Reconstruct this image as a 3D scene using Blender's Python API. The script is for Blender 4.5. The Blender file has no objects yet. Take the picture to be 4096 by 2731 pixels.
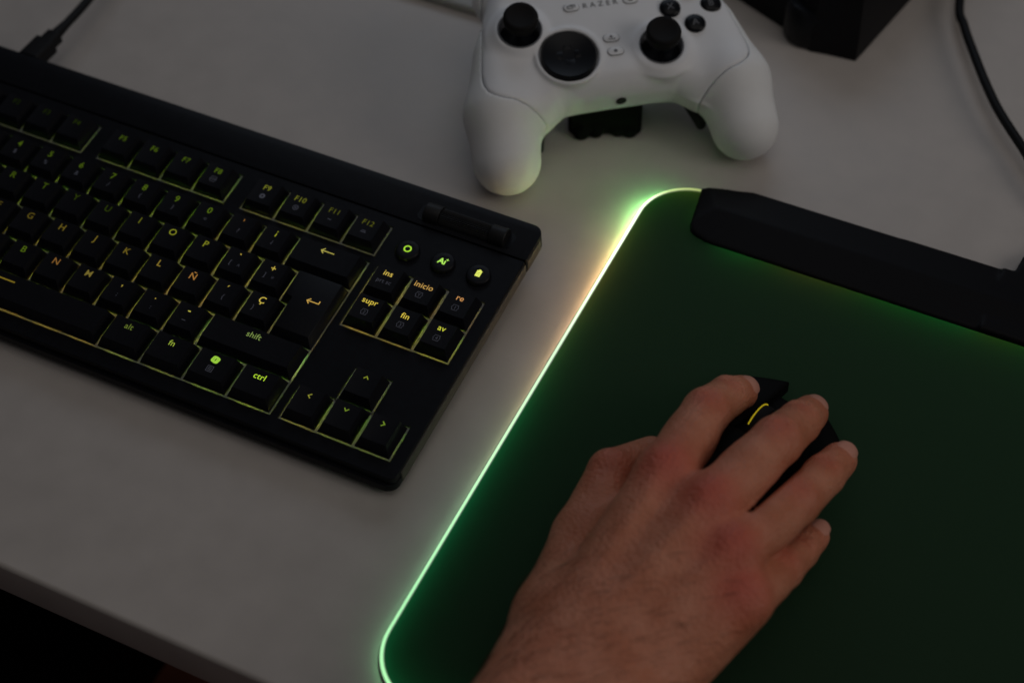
import bpy, bmesh, math, random
import numpy as np
from mathutils import Vector, Matrix

random.seed(7)
rng = np.random.default_rng(7)
scene = bpy.context.scene
COL = scene.collection
MM = 0.001
PI = math.pi

# ------------------------------------------------------------------ helpers
def s2l(c):
    c = c / 255.0
    return c / 12.92 if c <= 0.04045 else ((c + 0.055) / 1.055) ** 2.4

def srgb(r, g, b):
    return (s2l(r), s2l(g), s2l(b), 1.0)

def link(o, parent=None):
    COL.objects.link(o)
    if parent is not None:
        o.parent = parent
    return o

def tag(o, label=None, cat=None, group=None, kind=None):
    if label: o['label'] = label
    if cat: o['category'] = cat
    if group: o['group'] = group
    if kind: o['kind'] = kind
    return o

def empty(name, loc=(0, 0, 0), rot=(0, 0, 0)):
    o = bpy.data.objects.new(name, None)
    o.empty_display_size = 0.02
    o.location = [c * MM for c in loc]
    o.rotation_euler = rot
    return link(o)

def mesh_obj(name, verts, faces, mat, parent=None, smooth=False, sharp=None, mats=None, fmat=None):
    """verts in millimetres"""
    me = bpy.data.meshes.new(name)
    v = np.asarray(verts, dtype=float) * MM
    me.from_pydata(v.tolist(), [], faces)
    if mats:
        for m in mats: me.materials.append(m)
        if fmat is not None:
            me.polygons.foreach_set('material_index', fmat)
    elif mat:
        me.materials.append(mat)
    me.update()
    if smooth:
        me.shade_smooth()
        if sharp is not None:
            me.set_sharp_from_angle(angle=math.radians(sharp))
    return link(bpy.data.objects.new(name, me), parent)

def bm_obj(name, bm, mat, parent=None, smooth=True, sharp=35):
    me = bpy.data.meshes.new(name)
    for v in bm.verts: v.co *= MM
    bmesh.ops.recalc_face_normals(bm, faces=bm.faces)
    bm.to_mesh(me); bm.free()
    if mat: me.materials.append(mat)
    if smooth:
        me.shade_smooth(); me.set_sharp_from_angle(angle=math.radians(sharp))
    return link(bpy.data.objects.new(name, me), parent)

def rounded_poly(pts, radii, n=7):
    """2-D polygon with each corner rounded"""
    out = []
    L = len(pts)
    for i in range(L):
        p = Vector(pts[i]); a = Vector(pts[i - 1]); b = Vector(pts[(i + 1) % L])
        r = radii[i] if hasattr(radii, '__len__') else radii
        if r <= 0:
            out.append(tuple(p)); continue
        u = (a - p).normalized(); w = (b - p).normalized()
        ang = u.angle(w)
        t = r / math.tan(ang / 2)
        c = p + (u + w).normalized() * (r / math.sin(ang / 2))
        s = p + u * t - c; e = p + w * t - c
        a0 = math.atan2(s.y, s.x); a1 = math.atan2(e.y, e.x)
        d = (a1 - a0 + PI) % (2 * PI) - PI
        for k in range(n + 1):
            q = a0 + d * k / n
            out.append((c.x + r * math.cos(q), c.y + r * math.sin(q)))
    return out

def bm_prism(poly, z0, z1, bevel=0.0, seg=2, bm=None):
    bm = bm or bmesh.new()
    lo = [bm.verts.new((x, y, z0)) for x, y in poly]
    hi = [bm.verts.new((x, y, z1)) for x, y in poly]
    n = len(poly)
    f0 = bm.faces.new(lo[::-1]); f1 = bm.faces.new(hi)
    for i in range(n):
        bm.faces.new((lo[i], lo[(i + 1) % n], hi[(i + 1) % n], hi[i]))
    if bevel > 0:
        ed = list(f1.edges)
        bmesh.ops.bevel(bm, geom=ed, offset=bevel, segments=seg, profile=0.5, affect='EDGES', clamp_overlap=True)
    return bm

def bm_box(bm, x0, x1, y0, y1, z0, z1):
    return bm_prism([(x0, y0), (x1, y0), (x1, y1), (x0, y1)], z0, z1, bm=bm)

def lathe(bm, prof, c=(0, 0, 0), n=40, axis='z'):
    """prof: list of (r, h)"""
    rings = []
    for r, h in prof:
        ring = []
        if r < 1e-6:
            p = (0, 0, h)
            ring = [bm.verts.new(p)]
        else:
            for k in range(n):
                a = 2 * PI * k / n
                ring.append(bm.verts.new((r * math.cos(a), r * math.sin(a), h)))
        rings.append(ring)
    for A, B in zip(rings, rings[1:]):
        if len(A) == 1 and len(B) == 1: continue
        for k in range(n):
            if len(A) == 1: bm.faces.new((A[0], B[k], B[(k + 1) % n]))
            elif len(B) == 1: bm.faces.new((A[k], A[(k + 1) % n], B[0]))
            else: bm.faces.new((A[k], A[(k + 1) % n], B[(k + 1) % n], B[k]))
    vs = [v for R in rings for v in R]
    for v in vs:
        x, y, z = v.co
        if axis == 'x': v.co = (z, x, y)
        v.co += Vector(c)
    return bm

def tube_mesh(path, rad, n=12, closed=False):
    """swept tube -> verts, faces (mm)"""
    P = [Vector(p) for p in path]
    L = len(P)
    vs, fs = [], []
    up = None
    for i in range(L):
        a = P[i - 1] if (i > 0 or closed) else P[i]
        b = P[(i + 1) % L] if (i < L - 1 or closed) else P[i]
        t = (b - a).normalized()
        if up is None:
            up = Vector((0, 0, 1)) if abs(t.z) < 0.9 else Vector((0, 1, 0))
        s = t.cross(up).normalized(); up = s.cross(t).normalized()
        r = rad[i] if hasattr(rad, '__len__') else rad
        for k in range(n):
            q = 2 * PI * k / n
            vs.append(P[i] + s * (r * math.cos(q)) + up * (r * math.sin(q)))
    m = L if closed else L - 1
    for i in range(m):
        j = (i + 1) % L
        for k in range(n):
            fs.append((i * n + k, i * n + (k + 1) % n, j * n + (k + 1) % n, j * n + k))
    if not closed:
        fs.append(tuple(range(n))[::-1]); fs.append(tuple((L - 1) * n + k for k in range(n)))
    return [tuple(v) for v in vs], fs

def catmull(pts, n=8):
    P = [Vector(p) for p in pts]
    P = [P[0] * 2 - P[1]] + P + [P[-1] * 2 - P[-2]]
    out = []
    for i in range(1, len(P) - 2):
        a, b, c, d = P[i - 1:i + 3]
        for k in range(n):
            t = k / n
            out.append(0.5 * ((2 * b) + (c - a) * t + (2 * a - 5 * b + 4 * c - d) * t * t + (3 * b - a - 3 * c + d) * t ** 3))
    out.append(P[-2])
    return [tuple(p) for p in out]

# ------------------------------------------------------------------ implicit surfaces
class Grid:
    def __init__(s, lo, hi, h):
        s.h = h; s.lo = np.array(lo, np.float32)
        s.n = np.ceil((np.array(hi) - np.array(lo)) / h).astype(int) + 1
        ax = [s.lo[i] + h * np.arange(s.n[i], dtype=np.float32) for i in range(3)]
        s.ax = ax
        s.X = ax[0][:, None, None]; s.Y = ax[1][None, :, None]; s.Z = ax[2][None, None, :]
        s.shape = tuple(s.n)
    def full(s, v=1e3): return np.full(s.shape, v, np.float32)
    def cone(s, a, b, ra, rb, pad=14, scale=(1, 1, 1)):
        F = s.full()
        a = np.array(a, np.float32); b = np.array(b, np.float32)
        R = max(ra, rb) + pad
        lo = np.minimum(a, b) - R; hi = np.maximum(a, b) + R
        sl = []
        for i in range(3):
            i0 = max(0, int((lo[i] - s.lo[i]) / s.h)); i1 = min(s.n[i], int((hi[i] - s.lo[i]) / s.h) + 2)
            sl.append(slice(i0, max(i0, i1)))
        x = s.ax[0][sl[0]][:, None, None] - a[0]; y = s.ax[1][sl[1]][None, :, None] - a[1]; z = s.ax[2][sl[2]][None, None, :] - a[2]
        d = b - a; L = float(d @ d) + 1e-9
        t = np.clip((x * d[0] + y * d[1] + z * d[2]) / L, 0, 1)
        F[tuple(sl)] = np.sqrt((x - t * d[0]) ** 2 + (y - t * d[1]) ** 2 + (z - t * d[2]) ** 2) - (ra + (rb - ra) * t)
        return F

def smin(a, b, k):
    h = np.maximum(k - np.abs(a - b), 0) / k
    return np.minimum(a, b) - h * h * h * k / 6
def smax(a, b, k): return -smin(-a, -b, k)

def poly_sdf(px, py, poly):
    P = np.array(poly, np.float32)
    d = np.full(np.broadcast(px, py).shape, 1e9, np.float32)
    s = np.ones_like(d)
    n = len(P); j = n - 1
    for i in range(n):
        e = P[j] - P[i]
        wx = px - P[i, 0]; wy = py - P[i, 1]
        t = np.clip((wx * e[0] + wy * e[1]) / (e @ e), 0, 1)
        bx = wx - e[0] * t; by = wy - e[1] * t
        d = np.minimum(d, bx * bx + by * by)
        c1 = py >= P[i, 1]; c2 = py < P[j, 1]; c3 = e[0] * wy > e[1] * wx
        flip = (c1 & c2 & c3) | (~c1 & ~c2 & ~c3)
        s = np.where(flip, -s, s)
        j = i
    return s * np.sqrt(d)

def surface_nets(F, g):
    nx, ny, nz = F.shape
    S = F < 0
    cx = lambda i, j, k: F[i:nx - 1 + i, j:ny - 1 + j, k:nz - 1 + k]
    sc = lambda i, j, k: S[i:nx - 1 + i, j:ny - 1 + j, k:nz - 1 + k]
    cnt = np.zeros((nx - 1, ny - 1, nz - 1), np.int8)
    for i in (0, 1):
        for j in (0, 1):
            for k in (0, 1):
                cnt += sc(i, j, k)
    act = (cnt > 0) & (cnt < 8)
    idx = np.argwhere(act)
    N = len(idx)
    ids = np.full(act.shape, -1, np.int64); ids[act] = np.arange(N)
    acc = np.zeros((N, 3)); num = np.zeros(N)
    I, J, K = idx.T
    corners = [(i, j, k) for i in (0, 1) for j in (0, 1) for k in (0, 1)]
    for a in corners:
        for ax in range(3):
            if a[ax]: continue
            b = list(a); b[ax] = 1
            fa = F[I + a[0], J + a[1], K + a[2]]; fb = F[I + b[0], J + b[1], K + b[2]]
            m = (fa < 0) != (fb < 0)
            t = np.where(m, fa / np.where(m, fa - fb, 1), 0)
            p = np.array(a, float)[None, :].repeat(N, 0); p[:, ax] += t
            acc[m] += p[m]; num[m] += 1
    V = g.lo + (idx + acc / num[:, None]) * g.h
    quads = []
    for ax in range(3):
        o = [1, 2] if ax == 0 else ([2, 0] if ax == 1 else [0, 1])
        sl0 = [slice(None)] * 3; sl1 = [slice(None)] * 3
        sl0[ax] = slice(0, -1); sl1[ax] = slice(1, None)
        A = S[tuple(sl0)]; B = S[tuple(sl1)]
        e = np.argwhere(A != B)
        e = e[(e[:, o[0]] > 0) & (e[:, o[1]] > 0) & (e[:, o[0]] < F.shape[o[0]] - 1) & (e[:, o[1]] < F.shape[o[1]] - 1)]
        def cell(d0, d1):
            c = e.copy(); c[:, o[0]] -= d0; c[:, o[1]] -= d1
            return ids[c[:, 0], c[:, 1], c[:, 2]]
        q = np.stack([cell(1, 1), cell(0, 1), cell(0, 0), cell(1, 0)], 1)
        fl = ~A[e[:, 0], e[:, 1], e[:, 2]]
        q[fl] = q[fl][:, ::-1]
        quads.append(q)
    Q = np.concatenate(quads)
    Q = Q[(Q >= 0).all(1)]
    return V, Q

def laplace(V, Q, it=2, lam=0.5):
    E = np.concatenate([Q[:, [0, 1]], Q[:, [1, 2]], Q[:, [2, 3]], Q[:, [3, 0]]])
    E = np.concatenate([E, E[:, ::-1]])
    cnt = np.bincount(E[:, 0], minlength=len(V))[:, None]
    for _ in range(it):
        S = np.stack([np.bincount(E[:, 0], weights=V[E[:, 1], k], minlength=len(V)) for k in range(3)], 1)
        V = V + lam * (S / np.maximum(cnt, 1) - V)
    return V

def net_obj(name, F, g, mat, parent=None, smooth_it=2, M=None, T=None):
    V, Q = surface_nets(F, g)
    V = laplace(V, Q, smooth_it)
    me = bpy.data.meshes.new(name)
    W = V * MM
    me.vertices.add(len(W)); me.vertices.foreach_set('co', W.astype(np.float32).ravel())
    me.loops.add(len(Q) * 4); me.loops.foreach_set('vertex_index', Q.astype(np.int32).ravel())
    me.polygons.add(len(Q)); me.polygons.foreach_set('loop_start', (np.arange(len(Q)) * 4).astype(np.int32))
    me.update(calc_edges=True); me.validate()
    me.shade_smooth()
    me.materials.append(mat)
    o = link(bpy.data.objects.new(name, me), parent)
    return o, V

# ------------------------------------------------------------------ materials
def new_mat(name):
    m = bpy.data.materials.new(name); m.use_nodes = True
    nt = m.node_tree; nt.nodes.clear()
    out = nt.nodes.new('ShaderNodeOutputMaterial')
    return m, nt, out

def principled(name, base, rough=0.5, spec=0.5, noise=0.0, nscale=200.0, bump=0.0, bscale=2000.0, rvar=0.0, sss=0.0, coat=0.0, metallic=0.0):
    m, nt, out = new_mat(name)
    p = nt.nodes.new('ShaderNodeBsdfPrincipled')
    p.inputs['Base Color'].default_value = (*base[:3], 1)
    p.inputs['Roughness'].default_value = rough
    p.inputs['Specular IOR Level'].default_value = spec
    p.inputs['Metallic'].default_value = metallic
    if sss:
        p.inputs['Subsurface Weight'].default_value = sss
        p.inputs['Subsurface Radius'].default_value = (1.0, 0.35, 0.2)
        p.inputs['Subsurface Scale'].default_value = 0.003
    p.inputs['Coat Weight'].default_value = coat
    nt.links.new(p.outputs[0], out.inputs[0])
    tc = nt.nodes.new('ShaderNodeTexCoord')
    if noise:
        n = nt.nodes.new('ShaderNodeTexNoise'); n.inputs['Scale'].default_value = nscale; n.inputs['Detail'].default_value = 5
        nt.links.new(tc.outputs['Object'], n.inputs['Vector'])
        r = nt.nodes.new('ShaderNodeMapRange'); r.inputs['From Min'].default_value = 0.3; r.inputs['From Max'].default_value = 0.7
        r.inputs['To Min'].default_value = 1 - noise; r.inputs['To Max'].default_value = 1 + noise
        nt.links.new(n.outputs['Fac'], r.inputs['Value'])
        mx = nt.nodes.new('ShaderNodeMix'); mx.data_type = 'RGBA'; mx.blend_type = 'MULTIPLY'; mx.inputs[0].default_value = 1
        mx.inputs[6].default_value = (*base[:3], 1)
        nt.links.new(r.outputs[0], mx.inputs[7]); nt.links.new(mx.outputs[2], p.inputs['Base Color'])
        if rvar:
            r2 = nt.nodes.new('ShaderNodeMapRange'); r2.inputs['From Min'].default_value = 0.3; r2.inputs['From Max'].default_value = 0.7
            r2.inputs['To Min'].default_value = rough - rvar; r2.inputs['To Max'].default_value = rough + rvar
            nt.links.new(n.outputs['Fac'], r2.inputs['Value']); nt.links.new(r2.outputs[0], p.inputs['Roughness'])
    if bump:
        n2 = nt.nodes.new('ShaderNodeTexNoise'); n2.inputs['Scale'].default_value = bscale; n2.inputs['Detail'].default_value = 3
        nt.links.new(tc.outputs['Object'], n2.inputs['Vector'])
        b = nt.nodes.new('ShaderNodeBump'); b.inputs['Strength'].default_value = bump; b.inputs['Distance'].default_value = 0.0002
        nt.links.new(n2.outputs['Fac'], b.inputs['Height']); nt.links.new(b.outputs[0], p.inputs['Normal'])
    return m

def emit_objcolor(name, strength=1.0):
    m, nt, out = new_mat(name)
    oi = nt.nodes.new('ShaderNodeObjectInfo'); e = nt.nodes.new('ShaderNodeEmission')
    e.inputs['Strength'].default_value = strength
    nt.links.new(oi.outputs['Color'], e.inputs['Color']); nt.links.new(e.outputs[0], out.inputs[0])
    return m

def emit_attr(name, attr, strength=1.0):
    m, nt, out = new_mat(name)
    a = nt.nodes.new('ShaderNodeAttribute'); a.attribute_name = attr; e = nt.nodes.new('ShaderNodeEmission')
    e.inputs['Strength'].default_value = strength
    nt.links.new(a.outputs['Color'], e.inputs['Color']); nt.links.new(e.outputs[0], out.inputs[0])
    return m

def color_attr(me, name, cols):
    a = me.color_attributes.new(name, 'FLOAT_COLOR', 'POINT')
    c = np.ones((len(me.vertices), 4), np.float32); c[:, :3] = cols
    a.data.foreach_set('color', c.ravel())

M_desk = principled('desk_laminate', (.505, .467, .442), .42, .35, noise=.04, nscale=55, bump=.07, bscale=1400, rvar=.05)
M_deskedge = principled('desk_edge', (.20, .18, .17), .5, .3, noise=.08, nscale=60)
M_plastic = principled('black_plastic', (.007, .007, .009), .5, .12, noise=.12, nscale=300, bump=.12, bscale=4500)
M_case = principled('keyboard_metal', (.0055, .006, .0085), .45, .12, noise=.15, nscale=250, bump=.10, bscale=5200)
M_side = principled('lightened_case_side', (.06, .052, .044), .42, .3, noise=.1, nscale=150)  # paler and warmer than the case, mat glow helped along in the colour
M_cap = principled('keycap_plastic', (.0055, .0058, .0085), .42, .17, noise=.15, nscale=420, bump=.15, bscale=6000)
M_plate = principled('keyboard_plate', (.24, .24, .22), .5, .3)
M_print = principled('grey_print', (.20, .21, .27), .6, .2)
M_legend = emit_objcolor('backlit_legend', 1.0)
M_white = principled('controller_white', (.82, .83, .86), .42, .35, noise=.015, nscale=90, bump=.05, bscale=5000)
M_grip = principled('controller_grip', (.83, .84, .85), .55, .25, noise=.02, nscale=90, bump=.22, bscale=6500)
M_black = principled('gloss_black', (.0055, .0062, .0085), .3, .2)
M_rubber = principled('black_rubber', (.011, .0105, .011), .7, .12, bump=.1, bscale=3000)
M_greyink = principled('grey_ink', (.17, .175, .19), .6, .2)
M_bar = principled('bar_black', (.0055, .0053, .0065), .5, .10, bump=.1, bscale=4000)
M_cable = principled('cable_black', (.010, .010, .011), .55, .15)
M_roller = principled('roller_black', (.011, .011, .012), .5, .25, bump=.1, bscale=3000)
M_box = principled('box_black', (.007, .007, .0085), .6, .15, noise=.2, nscale=40)
M_stand = principled('stand_rubber', (.0035, .0035, .0035), .8, .06)
M_plategrey = principled('grey_metal', (.36, .36, .355), .45, .4, noise=.04, nscale=70)
M_floor = principled('dark_wood_floor', (.20, .055, .025), .5, .2, noise=.35, nscale=9)
M_chair = principled('black_fabric', (.004, .004, .0045), .9, .05)
M_mouse = principled('mouse_black', (.0035, .0036, .004), .55, .06, bump=.08, bscale=5000)

# ------------------------------------------------------------------ the desk, floor
desk = empty('desk', (0, 0, 0))
tag(desk, 'white laminate desk with a rounded front edge under all the gear', 'desk')
bm = bm_prism([(-1100, -208.5), (1000, -208.5), (1000, 520), (-1100, 520)], -26, 0)
top_e = [e for e in bm.edges if all(v.co.y < -200 for v in e.verts) and abs(e.verts[0].co.z - e.verts[1].co.z) < 1]
bmesh.ops.bevel(bm, geom=top_e, offset=2.6, segments=5, profile=.5, affect='EDGES')
top = bm_obj('tabletop', bm, M_desk, desk, sharp=50)
for (x, y) in ((-1060, 480), (960, 480), (960, -170), (-1060, -170)):
    bm = bm_prism(rounded_poly([(x - 22, y - 22), (x + 22, y - 22), (x + 22, y + 22), (x - 22, y + 22)], 3, 3), -735, -26.5)
    bm_obj('leg', bm, M_deskedge, desk)
fl = mesh_obj('floor', [(-2500, -2500, -738), (3500, -2500, -738), (3500, 2500, -738), (-2500, 2500, -738)], [(0, 1, 2, 3)], M_floor)
tag(fl, 'dark reddish wooden floor seen below the desk edge', kind='structure')
bm = bm_prism(rounded_poly([(-330, -420), (152, -420), (152, -20), (-330, -20)], 60, 8), -330, -250, bevel=22, seg=4)
ch = bm_obj('chair', bm, M_chair)
tag(ch, 'black upholstered seat in the dark below the front edge of the desk', 'chair')

# ------------------------------------------------------------------ keyboard
U = 19.05
KB = empty('keyboard', (0, -1.2, 20.4), (math.radians(4), 0, 0))
tag(KB, 'black backlit mechanical keyboard with Spanish legends and yellow-green light between keys', 'keyboard')
# clusters (grid units: x0, x1, y0, y1 with y downward negative)
holes_u = [(0, 15, -5, 0), (0, 1, .25, 1.25), (2, 6, .25, 1.25), (6.5, 10.5, .25, 1.25), (11, 15, .25, 1.25),
           (15.25, 18.25, -2, 0), (16.25, 17.25, -4, -3), (15.25, 18.25, -5, -4)]
g_ = 0.15
holes = [(a * U - g_, b * U + g_, c * U - g_, d * U + g_) for a, b, c, d in holes_u]
X0, X1, YF, YS, YB = -7.0, 354.6, -103.8, 30.4, 52.2
def plate_with_holes(x0, x1, y0, y1, ztop, zbot):
    xs = sorted({x0, x1, *[h[0] for h in holes], *[h[1] for h in holes]})
    ys = sorted({y0, y1, *[h[2] for h in holes], *[h[3] for h in holes]})
    inh = lambda x, y: any(h[0] < x < h[1] and h[2] < y < h[3] for h in holes)
    nx, ny = len(xs) - 1, len(ys) - 1
    solid = [[not inh((xs[i] + xs[i + 1]) / 2, (ys[j] + ys[j + 1]) / 2) for j in range(ny)] for i in range(nx)]
    bm = bmesh.new(); cache = {}
    def V(i, j, z):
        k = (i, j, z)
        if k not in cache: cache[k] = bm.verts.new((xs[i], ys[j], z))
        return cache[k]
    for i in range(nx):
        for j in range(ny):
            if not solid[i][j]: continue
            bm.faces.new((V(i, j, ztop), V(i + 1, j, ztop), V(i + 1, j + 1, ztop), V(i, j + 1, ztop)))
            for di, dj, a, b in ((-1, 0, (i, j + 1), (i, j)), (1, 0, (i + 1, j), (i + 1, j + 1)), (0, -1, (i, j), (i + 1, j)), (0, 1, (i + 1, j + 1), (i, j + 1))):
                ii, jj = i + di, j + dj
                out = not (0 <= ii < nx and 0 <= jj < ny)
                if out or not solid[ii][jj]:
                    bm.faces.new((V(*a, zbot), V(*b, zbot), V(*b, ztop), V(*a, ztop)))
    return bm
bm = plate_with_holes(X0 + .3, X1 - .3, YF, YS - .25, 0.0, -4.2)
ce = [e for e in bm.edges if abs(e.verts[0].co.x - e.verts[1].co.x) < 1e-5 and abs(e.verts[0].co.y - e.verts[1].co.y) < 1e-5
      and abs(e.verts[0].co.y - YF) < 1e-4 and (abs(e.verts[0].co.x - X1 + .3) < 1e-4 or abs(e.verts[0].co.x - X0 - .3) < 1e-4)]
bmesh.ops.bevel(bm, geom=ce, offset=3.4, segments=6, profile=.5, affect='EDGES')
ob = bm_obj('top_plate', bm, M_case, KB, sharp=30)
bv = ob.modifiers.new('edge', 'BEVEL'); bv.width = .0005; bv.segments = 2; bv.limit_method = 'ANGLE'; bv.angle_limit = math.radians(50)
# lower case with the front lip
bm = bm_prism(rounded_poly([(X0, -105.7), (X1, -105.7), (X1, YS - .2), (X0, YS - .2)], [6, 6, .1, .1], 8), -8.6, -4.4, bevel=1.2, seg=3)
bm_obj('case', bm, M_case, KB, sharp=40)
# right side skirt, its colour lightened to bring out the mat light on the case side
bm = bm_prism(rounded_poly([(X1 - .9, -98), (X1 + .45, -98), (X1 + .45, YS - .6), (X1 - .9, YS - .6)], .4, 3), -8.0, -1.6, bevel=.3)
bm_obj('lightened_side', bm, M_side, KB)
# back bar
bm = bm_prism(rounded_poly([(X0, YS + .25), (X1 + .2, YS + .25), (X1 + .2, YB), (X0, YB)], [.1, .1, 5.5, 5.5], 8), -8.6, 0.6, bevel=1.0, seg=3)
bm_obj('back_bar', bm, M_case, KB, sharp=40)
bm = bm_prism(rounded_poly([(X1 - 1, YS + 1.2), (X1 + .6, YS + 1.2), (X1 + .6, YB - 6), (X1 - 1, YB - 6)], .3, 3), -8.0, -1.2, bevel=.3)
bm_obj('lightened_side', bm, M_side, KB)
for fx in (30, 318):
    bm = lathe(bmesh.new(), [(0, -23.2), (5, -23.2), (5.5, -8.0), (0, -8.0)], (fx, 36, 0), 20)
    bm_obj('foot', bm, M_rubber, KB)
    bm = lathe(bmesh.new(), [(0, -13.4), (5, -13.4), (5.5, -8.0), (0, -8.0)], (fx, -94, 0), 20)
    bm_obj('foot', bm, M_rubber, KB)

# lit plate under the keys
mp, fp = [], []
for (a, b, c, d) in holes:
    k = len(mp)
    mp += [(a - .4, c - .4, -.62), (b + .4, c - .4, -.62), (b + .4, d + .4, -.62), (a - .4, d + .4, -.62)]
    fp.append((k, k + 1, k + 2, k + 3))
mesh_obj('switch_plate', mp, fp, M_plate, KB)

ZT = 5.75          # top of a keycap
DISH = 0.4
def keycap_bm(x0, x1, y0, y1, ztop=ZT, dish=DISH):
    """y0 front (low y), y1 back"""
    g = .66
    bx0, bx1, by0, by1 = x0 + g, x1 - g, y0 + g, y1 - g
    tx0, tx1, ty0, ty1 = x0 + 3.1, x1 - 3.1, y0 + 3.5, y1 - 2.0
    bm = bmesh.new(); n = 9
    B = [bm.verts.new(p) for p in ((bx0, by0, -.1), (bx1, by0, -.1), (bx1, by1, -.1), (bx0, by1, -.1))]
    T = []
    for j in range(2):
        row = []
        for i in range(n):
            t = i / (n - 1)
            e = min(t, 1 - t) * (tx1 - tx0)                 # dish only reaches 7 mm in on wide caps
            q = min(1, e / 6.5)
            z = ztop - dish * (1 - (1 - q) ** 2) - (.35 if j == 0 else 0)
            row.append(bm.verts.new((tx0 + (tx1 - tx0) * t, ty0 if j == 0 else ty1, z)))
        T.append(row)
    for i in range(n - 1):
        bm.faces.new((T[0][i], T[0][i + 1], T[1][i + 1], T[1][i]))
    bm.faces.new([B[0], B[1]] + T[0][::-1])
    bm.faces.new([B[2], B[3]] + T[1])
    bm.faces.new((B[1], B[2], T[1][-1], T[0][-1]))
    bm.faces.new((B[3], B[0], T[0][0], T[1][0]))
    bm.faces.new(B[::-1])
    bm.edges.ensure_lookup_table()
    ed = [e for e in bm.edges if len(e.link_faces) == 2 and e.calc_face_angle() > math.radians(28) and max(v.co.z for v in e.verts) > 1]
    bmesh.ops.bevel(bm, geom=ed, offset=.38, segments=2, profile=.55, affect='EDGES', clamp_overlap=True)
    return bm, (tx0, tx1, ty0, ty1)

def cap_z(x, y, T, ztop=ZT, dish=DISH):
    tx0, tx1, ty0, ty1 = T
    e = min(x - tx0, tx1 - x); q = max(0, min(1, e / 6.5))
    fy = (ty1 - y) / (ty1 - ty0)
    return ztop - dish * (1 - (1 - q) ** 2) - .35 * fy

_mesh_cache = {}
def text_polys(txt, size, offset=0.0, shear=0.0):
    """-> verts (n,2) centred, faces"""
    key = (txt, size, offset)
    if key in _mesh_cache: return _mesh_cache[key]
    cu = bpy.data.curves.new('t', 'FONT'); cu.body = txt; cu.size = 1.0; cu.align_x = 'CENTER'; cu.align_y = 'CENTER'
    cu.offset = offset; cu.resolution_u = 4; cu.space_character = 1.04
    o = bpy.data.objects.new('t', cu); COL.objects.link(o)
    bpy.context.view_layer.update()
    dg = bpy.context.evaluated_depsgraph_get()
    me = bpy.data.meshes.new_from_object(o.evaluated_get(dg))
    v = np.array([(p.co.x, p.co.y) for p in me.vertices]).reshape(-1, 2); f = [tuple(p.vertices) for p in me.polygons]
    if len(v): v = v - (v.min(0) + v.max(0)) / 2
    bpy.data.meshes.remove(me); bpy.data.objects.remove(o); bpy.data.curves.remove(cu)
    _mesh_cache[key] = (v * size, f)
    return _mesh_cache[key]

def stroke(pts, w):
    """polyline as flat quads -> (verts, faces)"""
    vs, fs = [], []
    P = [np.array(p, float) for p in pts]
    for a, b in zip(P, P[1:]):
        d = (b - a) / (np.linalg.norm(b - a) + 1e-9); n = np.array([-d[1], d[0]]) * w / 2; e = d * w * .45
        k = len(vs)
        vs += [a - e - n, b + e - n, b + e + n, a - e + n]; fs.append((k, k + 1, k + 2, k + 3))
    return np.array(vs), fs
def ring(ro, ri, n=32, sx=1.0):
    vs = [];
    for k in range(n):
        a = 2 * PI * k / n
        vs += [(ro * math.cos(a) * sx, ro * math.sin(a)), (ri * math.cos(a) * sx, ri * math.sin(a))]
    return np.array(vs), [(2 * k, (2 * k + 2) % (2 * n), (2 * k + 3) % (2 * n), 2 * k + 1) for k in range(n)]
def disc(r, n=24): return np.array([(r * math.cos(2 * PI * k / n), r * math.sin(2 * PI * k / n)) for k in range(n)]), [tuple(range(n))]
def outline(poly, w):
    return stroke(list(poly) + [poly[0]], w)
def join(*parts):
    vs, fs = [], []
    for v, f in parts:
        k = len(vs); vs += [tuple(p) for p in v]; fs += [tuple(i + k for i in q) for q in f]
    return np.array(vs), fs
def shift(p, dx, dy, s=1.0): return np.asarray(p[0]) * s + np.array([dx, dy]), p[1]

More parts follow.
